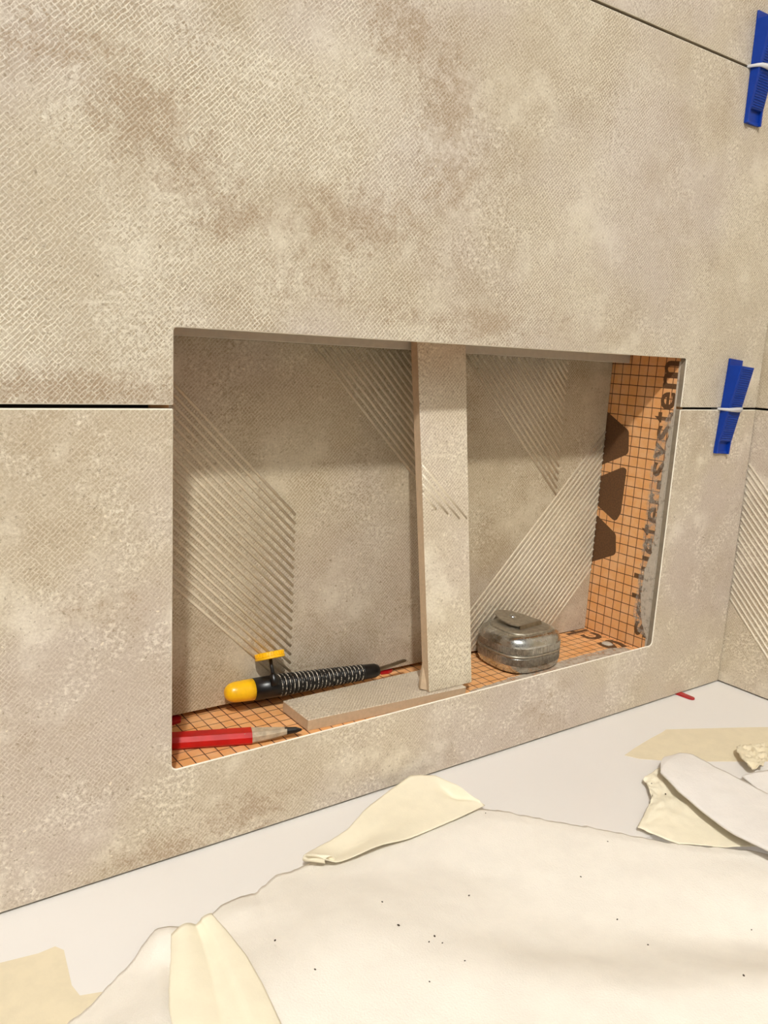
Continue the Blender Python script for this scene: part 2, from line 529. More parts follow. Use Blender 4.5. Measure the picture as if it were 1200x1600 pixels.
# side wall tiles with raised diagonal lines
sy = -1.2
for z0, z1, mt in ((ZB + 0.0016, ZS - GAP, 'tile_side'), (ZS + GAP, ZU - GAP, 'tile_side'), (ZU + GAP, ZU + 0.304, 'tile_side')):
    o = mesh_obj('wall_tile', prism([(XC, sy, z0), (XC, 0.0095, z0), (XC, 0.0095, z1), (XC, sy, z1)], (T, 0, 0), 0.0005), M[mt], wall_right)
    if z0 < 0:
        k = 0
        while k < 21:
            c = 0.0315 + k * 0.0073
            y1 = -0.0002
            L = min(0.139, c + y1 - z0 - 0.001)
            if L > 0.004:
                mesh_obj('ridge', ridge_mesh((XC, y1, c + y1), (0, -1, -1), (-1, 0, 0), L * 1.4142, 0.0024, 0.0011), M['ridge_side'], o, True)
            k += 1

# ---------------------------------------------------------------- the niche
niche = empty('wall_niche', 'orange foam board niche with printed grid and brown lettering, set in the tiled wall', 'niche', loc=(0.2485, 0.05, ZF))
def npart(name, bm, mat, parent=None, smooth=False):
    o = mesh_obj(name, bm, mat, parent or niche, smooth)
    if parent is None:
        o.matrix_parent_inverse = Matrix.Translation(-Vector(niche.location))
    return o
yb0 = 0.0067
side = npart('side_panel', box(W, W + 0.012, yb0, 0.106, ZF - 0.012, 0.302), M['board_side'])
npart('side_panel', box(-0.012, -0.0004, yb0, 0.106, ZF - 0.012, 0.302), M['board_side'])
bottom = npart('bottom_panel', box(-0.0004, W, yb0, 0.106, ZF - 0.012, ZF), M['board_floor'])
npart('top_panel', box(-0.0004, W, yb0, 0.106, 0.290, 0.302), M['board_floor'])
npart('back_panel', box(-0.0004, W, 0.0945, 0.106, ZF, 0.290), M['board_back'])

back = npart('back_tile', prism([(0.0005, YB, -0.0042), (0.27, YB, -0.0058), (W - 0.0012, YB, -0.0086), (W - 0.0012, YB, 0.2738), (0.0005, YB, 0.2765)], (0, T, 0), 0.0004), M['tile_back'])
NY = (0, -1, 0)
def clipline(c, sgn, xa, xb, z0, z1):
    """part of z = c + sgn*x inside the box"""
    if sgn < 0:
        xa = max(xa, c - z1); xb = min(xb, c - z0)
    else:
        xa = max(xa, z0 - c); xb = min(xb, z1 - c)
    return (xa, xb) if xb - xa > 0.003 else None
def band(c0, c1, step, sgn, xa, xb):
    n = int(round((c1 - c0) / step))
    for i in range(n + 1):
        c = c0 + (c1 - c0) * i / n
        r = clipline(c, sgn, xa, xb, -0.003, 0.2735)
        if r:
            mesh_obj('ridge', ridge_mesh((r[0], YB, c + sgn * r[0]), (1, 0, sgn), NY, (r[1] - r[0]) * 1.4142), M['ridge'], back, True)
band(0.1310, 0.2765, 0.0072, -1, 0.0010, 0.1335)
band(0.4185, 0.5600, 0.0072, -1, 0.1330, 0.2700)
band(0.5720, 0.7000, 0.0070, -1, 0.2900, 0.4305)
band(-0.4380, -0.2920, 0.0073, 1, 0.2800, W - 0.0014)

npart('soffit_tile', prism([(0.0, 0.060, 0.2764), (W - 0.005, 0.060, 0.2736), (W - 0.005, 0.060, 0.2895), (0.0, 0.060, 0.2895)], (0, 0.034, 0), 0.0005), M['soffit'])

# printed lettering on the side panel: each glyph is set in its own place
def glyph(ch, offset=0.018):
    cu = bpy.data.curves.new('glyph', 'FONT')
    cu.body = ch
    cu.size = 1.0
    cu.offset = offset
    cu.resolution_u = 4
    ob = bpy.data.objects.new('glyph', cu)
    COL.objects.link(ob)
    dg = bpy.context.evaluated_depsgraph_get()
    me = bpy.data.meshes.new_from_object(ob.evaluated_get(dg))
    bpy.data.objects.remove(ob)
    xs = [v.co.x for v in me.vertices]; ys = [v.co.y for v in me.vertices]
    return me, min(xs), max(xs), min(ys), max(ys)
def letter(ch, fn, r0, r1, h0, h1, parent):
    """stretch a glyph so that it covers r0..r1 in reading direction and h0..h1 in height"""
    me, x0, x1, y0, y1 = glyph(ch)
    for v in me.vertices:
        r = r0 + (v.co.x - x0) / (x1 - x0) * (r1 - r0)
        h = h0 + (v.co.y - y0) / (y1 - y0) * (h1 - h0)
        v.co = fn(r, h if r0 < 0 or parent is not side else max(h, 0.0070))
    me.materials.clear()
    me.materials.append(M['print'])
    o = bpy.data.objects.new('letter', me)
    COL.objects.link(o)
    o.parent = parent
    return o
wall_fn = lambda r, h: (W - 0.0002, h, r)
BL, XH, AS = 0.0062, 0.0228, 0.0300
for ch, r0, r1, h0, h1 in (('s', .0046, .0200, BL, XH), ('c', .0232, .0392, BL, XH), ('h', .0418, .0572, BL, AS), ('l', .0630, .0672, BL, AS),
                           ('u', .0712, .0868, BL, XH), ('e', .0898, .1060, BL, XH), ('t', .1080, .1190, BL, .0278), ('e', .1210, .1370, BL, XH),
                           ('r', .1402, .1510, BL, XH), ('-', .1552, .1640, .0115, .0160), ('s', .1670, .1818, BL, XH), ('y', .1842, .2014, .0008, XH),
                           ('s', .2024, .2172, BL, XH), ('t', .2194, .2300, BL, .0278), ('e', .2322, .2490, BL, XH), ('m', .2522, .2782, BL, XH)):
    letter(ch, wall_fn, r0, r1, h0, h1, side)
floor_fn = lambda r, h: (h, r, ZF + 0.0002)
for ch, r0, r1, h0, h1 in (('s', .026, .0485, .4955, .4690), ('c', .0550, .0725, .4955, .4730), ('h', .0775, .0935, .4955, .4635)):
    letter(ch, floor_fn, r0, r1, h0, h1, bottom)

def rounded(pts, r, n=5):
    out = []
    m = len(pts)
    for i in range(m):
        p = Vector(pts[i]); a = (Vector(pts[i - 1]) - p); b = (Vector(pts[(i + 1) % m]) - p)
        ang = a.angle(b)
        d = min(r / math.tan(ang / 2), a.length * 0.45, b.length * 0.45)
        s = p + a.normalized() * d; e = p + b.normalized() * d
        for k in range(n + 1):
            t = k / n
            out.append(s * (1 - t) ** 2 + p * (2 * t * (1 - t)) + e * t ** 2)
    return out
for poly in (((.0950, .2290), (.0560, .2075), (.0535, .1845), (.0950, .1640)),
             ((.0950, .1520), (.0585, .1705), (.0535, .1690), (.0548, .1240), (.0600, .1130), (.0950, .1310)),
             ((.0950, .1215), (.0580, .1010), (.0552, .0800), (.0950, .0600))):
    rp = rounded([(p[0], p[1]) for p in poly], 0.006)
    npart('emblem_block', prism([(W - 0.0002, q.x, q.y) for q in rp], (0.0004, 0, 0)), M['print'], side)

# dried thinset along the edge of the opening, over the print
def smear_strip(name, pa, pb, n, fn, mat, parent, seed, amp):
    A = resample([(a[0], a[1], 0) for a in pa], n); B = resample([(b[0], b[1], 0) for b in pb], n)
    bm = bmesh.new(); rows = []
    for i in range(n):
        j = amp * (noise.noise(Vector((i * 0.31, seed, 0))) + 0.6 * noise.noise(Vector((i * 0.9, seed, 2))))
        row = []
        for k in range(5):
            q = A[i].lerp(B[i], k / 4)
            q = q + (A[i] - B[i]).normalized() * j * (1 - k / 4)
            row.append(bm.verts.new(fn(q.x, q.y, k / 4)))
        rows.append(row)
    for i in range(n - 1):
        for k in range(4):
            bm.faces.new((rows[i][k], rows[i + 1][k], rows[i + 1][k + 1], rows[i][k + 1]))
    return mesh_obj(name, bm, mat, parent, True)
smear_strip('thinset_smear', [(.0060, .2330), (.0135, .2264), (.0196, .2135), (.0230, .195), (.0246, .175), (.0245, .1306), (.0236, .0851), (.0244, .0517), (.0254, .0244), (.0200, .010), (.0060, .0040)],
            [(.0058, .2330), (.0058, .0040)], 110, lambda a, b, k: (W - 0.0006 - 0.0004 * k, a, b), M['smear_thin'], side, 3.0, 0.0016)
smear_strip('thinset_smear', [(.0060, .2300), (.0090, .2220), (.0100, .20), (.0108, .17), (.0112, .11), (.0130, .09), (.0175, .075), (.0188, .05), (.0170, .03), (.0115, .014), (.0060, .0050)],
            [(.0058, .2300), (.0058, .0050)], 110, lambda a, b, k: (W - 0.0011 - 0.0005 * k, a, b), M['smear'], side, 8.0, 0.0016)
# thinset bead behind the cut edge of the tiles, down the whole side
npart('thinset_bead', prism([(W - 0.0004, 0.0055, -0.004), (W - 0.0004, 0.0055, 0.278), (W - 0.0004, 0.0072, 0.278), (W - 0.0004, 0.0078, -0.004)], (0.0010, 0, 0)), M['smear'], side)
smear_strip('thinset_smear', [(.272, .0175), (.30, .0205), (.33, .0225), (.37, .0260), (.41, .0300), (.45, .0300), (.478, .0290), (.487, .0240)],
            [(.272, .0070), (.487, .0070)], 60, lambda a, b, k: (a, b, ZF + 0.0005 + 0.0004 * k), M['smear_floor'], bottom, 5.0, 0.0020)
bl = bmesh.new()
bmesh.ops.create_icosphere(bl, subdivisions=2, radius=1.0)
for v in bl.verts:
    k = 1 + 0.35 * noise.noise(v.co * 2.1)
    v.co = Vector((0.4795, 0.0405, ZF + 0.0004)) + Vector((v.co.x * 0.0055 * k, v.co.y * 0.0060 * k, v.co.z * 0.0016 * k))
npart('thinset_blob', bl, M['smear'], bottom, True)

# ---------------------------------------------------------------- loose tile pieces standing in the niche
ZT = ZF + 0.0090
slab = tag(mesh_obj('tile_offcut', prism([(.1143, .0212, ZF), (.2625, .0112, ZF), (.2625, .0596, ZF), (.1143, .0604, ZF)], (0, 0, 0.0090), 0.0005), M['tile_slab']),
           'flat tile offcut lying on the orange niche floor under the upright strip', 'tile piece')
slab.data.materials.append(M['biscuit'])
for f in slab.data.polygons:
    if f.normal.z < 0.5:
        f.material_index = 1

strip_t = empty('tile_strip', 'narrow tile strip propped upright in the middle of the niche', 'tile strip', loc=(.249, .02, ZT))
def lean(x, d, z):
    """strip coordinates: x, depth behind the face, height -> leaning back towards the top"""
    k = z / 0.283
    return Vector((x, 0.0165 + 0.0335 * k + d - 0.0012 * (x - 0.227) / 0.045, ZT + z + 0.0003))
X0b, X1b, X0t, X1t = .2268, .2722, .2185, .2675
pts = [(X0b, 0), (X1b, 0.0), (X1t, .283), (X0t, .283)]
ch = 0.0
bm = loop_mesh([[lean(x, 0, z) for x, z in pts], [lean(x, TL, z) for x, z in pts]])
bmesh.ops.recalc_face_normals(bm, faces=bm.faces[:])
bmesh.ops.bevel(bm, geom=bm.edges[:], offset=0.0005, segments=1, affect='EDGES')
body = mesh_obj('strip_body', bm, M['tile_strip'], strip_t)
body.matrix_parent_inverse = Matrix.Translation(-Vector(strip_t.location))
body.data.materials.append(M['biscuit'])
for f in body.data.polygons:
    if f.normal.y > -0.6:
        f.material_index = 1
for i_, (za, ln) in enumerate(((.186, .046), (.1785, .038), (.171, .026), (.1635, .014))):
    a_ = lean(0.2215 + 0.0003, 0, za); b_ = lean(0.2215 + ln, 0, za - ln)
    nn = (lean(.25, 0, .1) - lean(.25, 0.001, .1)).normalized()
    place_ = mesh_obj('ridge', ridge_mesh(a_, b_ - a_, nn, (b_ - a_).length, 0.0022, 0.0004), M['ridge'], body, True)
# broken burr at the lower cut corner
bm = loop_mesh([[lean(X0b - 0.0002, TL * 0.35, 0.0006), lean(X0b - 0.0040, TL * 0.75, 0.0012), lean(X0b - 0.0030, TL + 0.0015, 0.0012), lean(X0b + 0.0008, TL + 0.0010, 0.0006)],
                [lean(X0b - 0.0002, TL * 0.4, 0.006), lean(X0b - 0.0032, TL * 0.75, 0.008), lean(X0b - 0.0024, TL + 0.0012, 0.009), lean(X0b + 0.0008, TL + 0.0008, 0.008)],
                [lean(X0b + 0.0002, TL * 0.6, 0.013), lean(X0b - 0.0008, TL * 0.8, 0.019), lean(X0b - 0.0004, TL, 0.021), lean(X0b + 0.0008, TL, 0.020)]])
o = mesh_obj('broken_corner', bm, M['biscuit'], strip_t)
o.matrix_parent_inverse = Matrix.Translation(-Vector(strip_t.location))

# ---------------------------------------------------------------- tools in the niche
def place(o, root):
    o.parent = root
    o.matrix_parent_inverse = Matrix.Translation(-Vector(root.location))
    return o

# black handled tool with yellow cap
A0, B0 = Vector((.0712, .0745, .0092)), Vector((.2090, .0640, .0060))
tool = empty('scribing_tool', 'black ribbed hand tool with yellow end cap and yellow thumb knob', 'hand tool', loc=(.139, .069, ZT))
ax, sx, hx = frame_of(B0 - A0)
LT = (B0 - A0).length
def along(t): return A0.lerp(B0, t)
capp = []
for i in range(9):
    a = PI / 2 * i / 8
    capp.append((0.0 + 0.075 * (1 - math.cos(a)), max(0.0012, 0.0080 * math.sin(a) ** 0.75)))
capp += [(0.12, 0.0083), (0.170, 0.0085)]
place(mesh_obj('end_cap', lathe(A0, B0, capp, 32), M['yellow'], None, True), tool)
grip = place(mesh_obj('grip', lathe(A0, B0, [(0.162, 0.0040), (0.166, 0.0086), (0.30, 0.0088), (0.34, 0.0084), (0.62, 0.0075), (0.86, 0.0062), (0.88, 0.0064), (0.965, 0.0060), (0.99, 0.0048), (1.0, 0.0026)], 32), M['black'], None, True), tool)
def torus_ring(c, axis, R, r, n=36, k=8):
    a, s, h = frame_of(axis)
    rings = []
    for i in range(n):
        t = 2 * PI * i / n
        rad = s * math.cos(t) + h * math.sin(t)
        rings.append([c + rad * (R + r * math.cos(2 * PI * j / k)) + a * (r * math.sin(2 * PI * j / k)) for j in range(k)])
    bm = bmesh.new()
    rv = [[bm.verts.new(p) for p in rr] for rr in rings]
    for i in range(n):
        for j in range(k):
            bm.faces.new((rv[i][j], rv[(i + 1) % n][j], rv[(i + 1) % n][(j + 1) % k], rv[i][(j + 1) % k]))
    return bm
NR = 22
for i in range(NR):
    t = 0.325 + (0.865 - 0.325) * i / (NR - 1)
    R = 0.0087 - (0.0087 - 0.0063) * (t - 0.30) / 0.56
    o = place(mesh_obj('grip_ring', torus_ring(along(t), ax, R - 0.0001, 0.00042), M['wire'], None, True), tool)
    o2 = place(mesh_obj('grip_rib', torus_ring(along(t + 0.012), ax, R - 0.0004, 0.0010), M['black'], None, True), tool)
# blade
bp = along(0.985); bd = (Vector((.2385, .0655, .0090)) - bp).normalized()
sd = bd.cross(Vector((0, 0, 1))).normalized(); ud = sd.cross(bd)
def sect(t, w, h): return [bp + bd * t + sd * (a * w) + ud * (b * h) for a, b in ((-1, -.4), (-1, .4), (-.3, 1), (.3, 1), (1, .4), (1, -.4), (.3, -1), (-.3, -1))]
place(mesh_obj('blade', loop_mesh([sect(-.004, .0016, .0020), sect(.004, .0018, .0019), sect(.018, .0022, .0013), sect(.0305, .0024, .0010), sect(.0315, .0018, .0007)]), M['steel']), tool)
# thumb knob on a stem
ka = Vector((0.0, 0.42, 0.907)).normalized()
kc = Vector((.1088, .0736, .0335))
k0 = kc - ka * 0.0195
place(mesh_obj('knob_boss', lathe(k0 - ka * 0.004, k0 + ka * 0.006, [(0, .0034), (0.5, .0034), (0.85, .0026), (1, .0016)], 20), M['black'], None, True), tool)
place(mesh_obj('knob_stem', lathe(k0, kc, [(0, .0014), (1, .0014)], 14), M['black'], None, True), tool)
knob = place(mesh_obj('thumb_knob', lathe(kc - ka * 0.0026, kc + ka * 0.0030, [(0, .0100), (0.06, .0118), (0.35, .0118), (0.42, .0110), (0.92, .0108), (1.0, .0098)], 40), M['yellow']), tool)
a_, s_, h_ = frame_of(ka)
for i in range(30):
    t = 2 * PI * i / 30
    rad = s_ * math.cos(t) + h_ * math.sin(t); tg = -s_ * math.sin(t) + h_ * math.cos(t)
    c = kc + rad * 0.0110
    bm = loop_mesh([[c + rad * u + tg * v + ka * w for u, v in ((-.001, -.0007), (.0006, -.0005), (.0006, .0005), (-.001, .0007))] for w in (-.0002, .0028)])
    kr = mesh_obj('knurl', bm, M['yellow'])
    kr.parent = knob

# carpenter's pencil
pencil = empty('carpenter_pencil', "red carpenter's pencil with a sharpened black point", 'pencil', loc=(.06, .028, ZF))
PA, PB = Vector((-0.0, .0535, 0)), Vector((.1045, .0138, 0))
pdv = (PB - PA).normalized(); psd = Vector((-pdv.y, pdv.x, 0))
PLn = (PB - PA).length
def psec(t, w, h, zc):
    return [PA + pdv * t + psd * (w * a) + Vector((0, 0, zc + h * b)) for a, b in ((-.62, -1), (.62, -1), (1, -.42), (1, .42), (.62, 1), (-.62, 1), (-1, .42), (-1, -.42))]
pz = ZF + 0.0047
place(mesh_obj('painted_shaft', loop_mesh([psec(0.001, .0072, .0047, pz), psec(PLn - .0365, .0072, .0047, pz)]), M['pencil']), pencil)
place(mesh_obj('sharpened_wood', loop_mesh([psec(PLn - .0370, .0068, .0045, pz), psec(PLn - .022, .0045, .0036, pz + .0008), psec(PLn - .011, .0024, .0024, pz + .0018)]), M['wood']), pencil)
place(mesh_obj('lead', loop_mesh([psec(PLn - .0125, .0023, .0025, pz + .0018), psec(PLn - .004, .0017, .0019, pz + .0022), psec(PLn, .0006, .0007, pz + .0022)]), M['graphite']), pencil)

# chrome pocket tape
tape = empty('tape_measure', 'worn chrome pocket tape measure lying on its side on the niche floor', 'tape measure', loc=(.3605, .0495, ZF))
TC = Vector((.3602, .0492, 0))
def sup(t, a, b, n=3.0):
    c, s = math.cos(t), math.sin(t)
    return Vector((math.copysign(abs(c) ** (2 / n), c) * a, math.copysign(abs(s) ** (2 / n), s) * b, 0))
TA, TB = .0352, .0330
def tring(ins, z, n=96, wob=0.0):
    return [TC + sup(2 * PI * i / n, TA - ins - (wob if i % 2 else 0), TB - ins - (wob if i % 2 else 0)) + Vector((0, 0, ZF + z)) for i in range(n)]
place(mesh_obj('case_lower', loop_mesh([tring(.0085, .0000), tring(.0050, .0006), tring(.0022, .0026), tring(.0006, .0060), tring(.0004, .0085), tring(.0004, .0172)]), M['chrome'], None, True), tape)
place(mesh_obj('case_upper', loop_mesh([tring(.0004, .0184), tring(.0004, .0270), tring(.0010, .0300), tring(.0022, .0330), tring(.0052, .0352), tring(.0072, .0358)]), M['chrome'], None, True), tape)
place(mesh_obj('seam_band', loop_mesh([tring(.0006, .0164), tring(-.0003, .0168), tring(-.0003, .0186), tring(.0006, .0190)], False, False), M['chrome_dull'], None, True), tape)
for z0, z1 in ((.0088, .0160), (.0194, .0262)):
    place(mesh_obj('knurled_band', loop_mesh([tring(.0008, z0, 260), tring(-.0001, z0 + .0004, 260, .0005), tring(-.0001, z1 - .0004, 260, .0005), tring(.0008, z1, 260)], False, False), M['knurl']), tape)
place(mesh_obj('top_plate', loop_mesh([tring(.0090, .0352), tring(.0092, .0366), tring(.0104, .0372), tring(.0300, .0376)]), M['chrome_dull'], None, True), tape)
zt = ZF + .0374
leaf = [(.3468, .0700), (.3500, .0745), (.3560, .0765), (.3620, .0745), (.3680, .0690), (.3735, .0590), (.3785, .0420), (.3480, .0392), (.3440, .0470), (.3430, .0600)]
def lz(x, y): return zt + 0.0020 + 0.0032 * max(0, min(1, (y - 0.045) / 0.03))
bm = loop_mesh([[(x, y, lz(x, y)) for x, y in leaf], [(x, y, lz(x, y) + 0.0012) for x, y in leaf]])
bmesh.ops.triangulate(bm, faces=[f for f in bm.faces if len(f.verts) > 4])
place(mesh_obj('hook_plate', bm, M['chrome_dull']), tape)
l0, l1 = Vector((.3785, .0416, zt + .0034)), Vector((.3480, .0388, zt + .0034))
place(mesh_obj('hook_lip', loop_mesh([[l0, l1, l1 + Vector((0, -.0014, -.0050)), l0 + Vector((0, -.0014, -.0050))], [p + Vector((0, -.0012, .0)) for p in (l0, l1, l1 + Vector((0, -.0014, -.0050)), l0 + Vector((0, -.0014, -.0050)))]]), M['steel']), tape)
place(mesh_obj('rivet', lathe((.3600, .0600, zt + .0018), (.3600, .0600, zt + .0064), [(0, .0042), (.6, .0040), (1, .0020)], 20), M['chrome'], None, True), tape)

# red shims
def shim(pts, z, h0, h1, label):
    n = len(pts)
    rings = [[Vector((x, y, z)) for x, y in pts], [Vector((x, y, z + h0 + (h1 - h0) * i / max(1, n - 1))) for i, (x, y) in enumerate(pts)]]
    bm = loop_mesh(rings)
    bmesh.ops.recalc_face_normals(bm, faces=bm.faces[:])
    bmesh.ops.bevel(bm, geom=bm.edges[:], offset=0.0004, segments=2, affect='EDGES')
    return tag(mesh_obj('tile_spacer', bm, M['red']), label, 'spacer', 'red plastic tile spacers')
shim([(.0285, .0780), (.0380, .0795), (.0405, .0845), (.0380, .0925), (.0285, .0925)], ZF, .0028, .0028, "red plastic spacer under the niche back tile, beside the pencil's painted end")
shim([(.2265, .0836), (.2330, .0822), (.2390, .0842), (.2400, .0925), (.2265, .0925)], ZF, .0026, .0026, 'red plastic spacer under the niche back tile, beyond the tool blade')
shim([(.5500, .0080), (.5528, -.0140), (.5545, -.0166), (.5572, -.0172), (.5592, -.0155), (.5590, .0080)], ZB, .0016, .0022, 'red plastic spacer sticking out from under the wall tile onto the tub deck')

# ---------------------------------------------------------------- levelling wedges and clips on the joints
def wedge(label):
    root = empty('levelling_wedge', label, 'wedge', 'blue levelling wedges')
    w, L = 0.0225, 0.0865
    th0, th1 = 0.0022, 0.0150
    # side profile in (z, y), extruded along x ; y is negative towards the room
    a = 0.0125
    def zy(z): return -(th0 + (th1 - th0) * z / L)
    prof = [(a, 0), (L, 0), (L, zy(L)), (a, zy(a))]
    mesh_obj('ramp', prism([(0, y, z) for z, y in prof], (w, 0, 0), 0.0004), M['blue'], root)
    mesh_obj('base_plate', box(0, w, -0.0020, -0.0000, L - 0.002, L + 0.0065, 0.0003), M['blue'], root)
    # open frame at the thin end
    mesh_obj('end_frame', box(0, 0.0030, zy(a), 0, 0, a + .001, 0.0003), M['blue'], root)
    mesh_obj('end_frame', box(w - 0.0020, w, zy(a), 0, 0, a + .001, 0.0003), M['blue'], root)
    mesh_obj('end_frame', box(0.001, w - 0.001, zy(0), 0, 0, 0.0028, 0.0003), M['blue'], root)
    mesh_obj('end_web', box(0.001, w - 0.001, -0.0012, 0, 0.001, a + .001), M['blue'], root)
    n = 34
    for i in range(n):
        z = a + 0.0012 + (L - a - 0.004) * i / (n - 1)
        y = zy(z)
        mesh_obj('rib', prism([(0.0035, y + .0002, z), (0.0035, y - .0007, z + .0003), (0.0035, y + .0002, z + .0013)], (w - 0.0050, 0, 0)), M['blue_rib'], root)
    return root
def set_wedge(root, x, z, ang):
    root.location = (x, -0.0002, z)
    root.rotation_euler = (0, ang, 0)
set_wedge(wedge('blue ribbed levelling wedge across the joint beside the niche'), .5583, .1908, math.radians(3.6))
set_wedge(wedge('blue ribbed levelling wedge across the joint high above the niche'), .5383, .4932, math.radians(-0.8))

def clip_strap(label, x, z, w, out):
    root = empty('levelling_clip', label, 'clip', 'white levelling clips', loc=(x, 0, z))
    # arch over the wedge: outline in (x, y), a thin strap in z
    rings = []
    path = [(-.0035, .0010, .6), (-.0022, -.0030, .7), (-.0010, -out * 0.75, .8), (.0010, -out - .0006, .9), (.0060, -out - .0016, 1.15), (w * .5, -out - .0019, 1.3),
            (w * .8, -out - .0014, 1.3), (w + .0006, -out + .0002, 1.2), (w + .0050, -out * .55, 1.0), (w + .0110, -out * .22, .8), (w + .0180, .0010, .55)]
    for px, py, k in path:
        hz = 0.0018 * k
        rings.append([(px, py + .0007, -hz), (px, py - 0.0007, -hz), (px, py - 0.0007, hz), (px, py + .0007, hz)])
    mesh_obj('strap', loop_mesh(rings), M['clip'], root, True)
    mesh_obj('base_tab', box(-.002, w + .012, 0.0, 0.0085, -.0007, .0007), M['clip'], root)
    return root
clip_strap('milky plastic clip strap round the wedge beside the niche', .5611, ZS - 0.0002, .0225, .0092)
clip_strap('milky plastic clip strap round the wedge high above the niche', .5377, ZU + 0.0002, .0225, .0096)

# ---------------------------------------------------------------- tub deck and what lies on it
tub = empty('bathtub', 'white bathtub with a flat deck running along the tiled walls', 'bathtub', loc=(0.0, -0.4, RZ0))
def tpart(name, bm, mat, smooth=False):
    return place(mesh_obj(name, bm, mat, None, smooth), tub)
DY = -0.15
tpart('deck', box(RX0 + 0.003, XC + 0.0095, DY, T + 0.0025, ZB - 0.03, ZB, 0.0), M['tub'])
tpart('deck', box(RX0 + 0.003, XC + 0.0095, -0.80, -0.72, ZB - 0.03, ZB, 0.004, 2), M['tub'])
tpart('deck', box(0.50, XC + 0.0095, -0.722, DY + 0.002, ZB - 0.03, ZB, 0.0), M['tub'])
tpart('deck', box(RX0 + 0.003, RX0 + 0.12, -0.722, DY + 0.002, ZB - 0.03, ZB, 0.004, 2), M['tub'])
tpart('apron', box(RX0 + 0.003, XC + 0.0095, -0.795, -0.78, RZ0, ZB - 0.02), M['tub'])
def rring(x0, x1, y0, y1, r, z, n=6):
    out = []
    for cx, cy, a in ((x1 - r, y1 - r, 0), (x0 + r, y1 - r, PI / 2), (x0 + r, y0 + r, PI), (x1 - r, y0 + r, 1.5 * PI)):
        for i in range(n + 1):
            t = a + PI / 2 * i / n
            out.append((cx + r * math.cos(t), cy + r * math.sin(t), z))
    return out
bx0, bx1, by0, by1 = RX0 + 0.118, 0.503, -0.724, DY + 0.003
tpart('basin', loop_mesh([rring(bx0, bx1, by0, by1, .01, ZB - .012), rring(bx0 + .02, bx1 - .02, by0 + .02, by1 - .02, .06, ZB - .10), rring(bx0 + .05, bx1 - .05, by0 + .05, by1 - .05, .08, ZB - .38), rring(bx0 + .1, bx1 - .1, by0 + .1, by1 - .1, .08, ZB - .42)], False, True), M['tub'], True)

# flat masking tape stuck on the deck
def tape_patch(pts, label, mat='masking', h=0.0003):
    return tag(mesh_obj('masking_tape', prism([(x, y, ZB - 0.00005) for x, y in pts], (0, 0, h)), M[mat]), label, 'tape', 'masking tape on the tub deck')
tape_patch([(.4700, -.0455), (.4610, -.0475), (.4400, -.0500), (.4096, -.0550), (.3918, -.0590), (.3986, -.0703), (.4251, -.0907), (.4661, -.1141), (.5122, -.1400), (.5900, -.1060), (.5400, -.0800)],
           'strip of tan masking tape stuck flat on the tub deck near the wall corner')
tape_patch([(-.1900, -.0300), (-.1195, -.0389), (-.0941, -.0433), (-.0850, -.0425), (-.0817, -.0480), (-.0852, -.0765), (-.0836, -.0859), (-.0731, -.0894), (-.0700, -.1240), (-.1300, -.1240), (-.1950, -.1240)],
           'patch of tan masking tape stuck flat on the tub deck away from the corner')

# large fleece sheet hanging over the deck edge into the tub
edge = [(-.145, -.135), (-.1171, -.1167), (-.0925, -.1010), (-.0775, -.0932), (-.0606, -.0825), (-.0450, -.0733), (-.0352, -.0655), (-.0300, -.0745), (-.0218, -.0760), (-.0080, -.0701), (.0066, -.0623),
        (.0268, -.0605), (.0494, -.0518), (.0715, -.0508), (.0931, -.0522), (.1353, -.0529), (.1840, -.0503), (.2188, -.0576), (.2386, -.0754), (.2557, -.0986), (.2772, -.1230),
        (.2976, -.1475), (.3141, -.1684), (.3367, -.1846), (.3521, -.2002), (.3800, -.2300), (.4300, -.2700)]
far = [(-.30, -.42), (-.1, -.47), (.2, -.47), (.42, -.44)]
def sstep(a, b, x):
    t = max(0.0, min(1.0, (x - a) / (b - a)))
    return t * t * (3 - 2 * t)
def fleece_z(x, y, u, v):
    z = ZB + 0.0030
    # a fold beside the hollow of the tub
    xb = 0.072 + 4.6 * max(0.0, -y - 0.150) ** 1.75
    s = x - xb + 0.008 * noise.noise(Vector((x * 26, y * 26, 1)))
    e = sstep(0.0, 0.26, v)
    z += 0.0230 * (1 - sstep(-0.030, 0.105, s)) * e + 0.0100 * sstep(0.10, 0.25, s) * e * sstep(0.16, 0.28, -y)
    z += 0.0016 * noise.noise(Vector((x * 17, y * 17, 3))) * min(1, v * 10) + 0.0004 * noise.noise(Vector((x * 60, y * 60, 5))) * min(1, v * 20)
    # crumpled peak
    d = math.hypot(x + .032, y + .078)
    z += 0.0110 * math.exp(-(d / 0.016) ** 2)
    d = math.hypot(x - .010, y + .075)
    z += 0.0040 * math.exp(-(d / 0.02) ** 2)
    z -= 0.0022 * (1 - min(1, v * 22))
    return max(z, ZB + 0.0007)
fl = sheet('fleece_sheet', edge, far, 260, 110, fleece_z, M['fleece'], None, 0.0006, 0.0030, 2.0)
tag(fl, 'large white fleece sheet spread over the tub, with torn fuzzy edges', 'sheet')

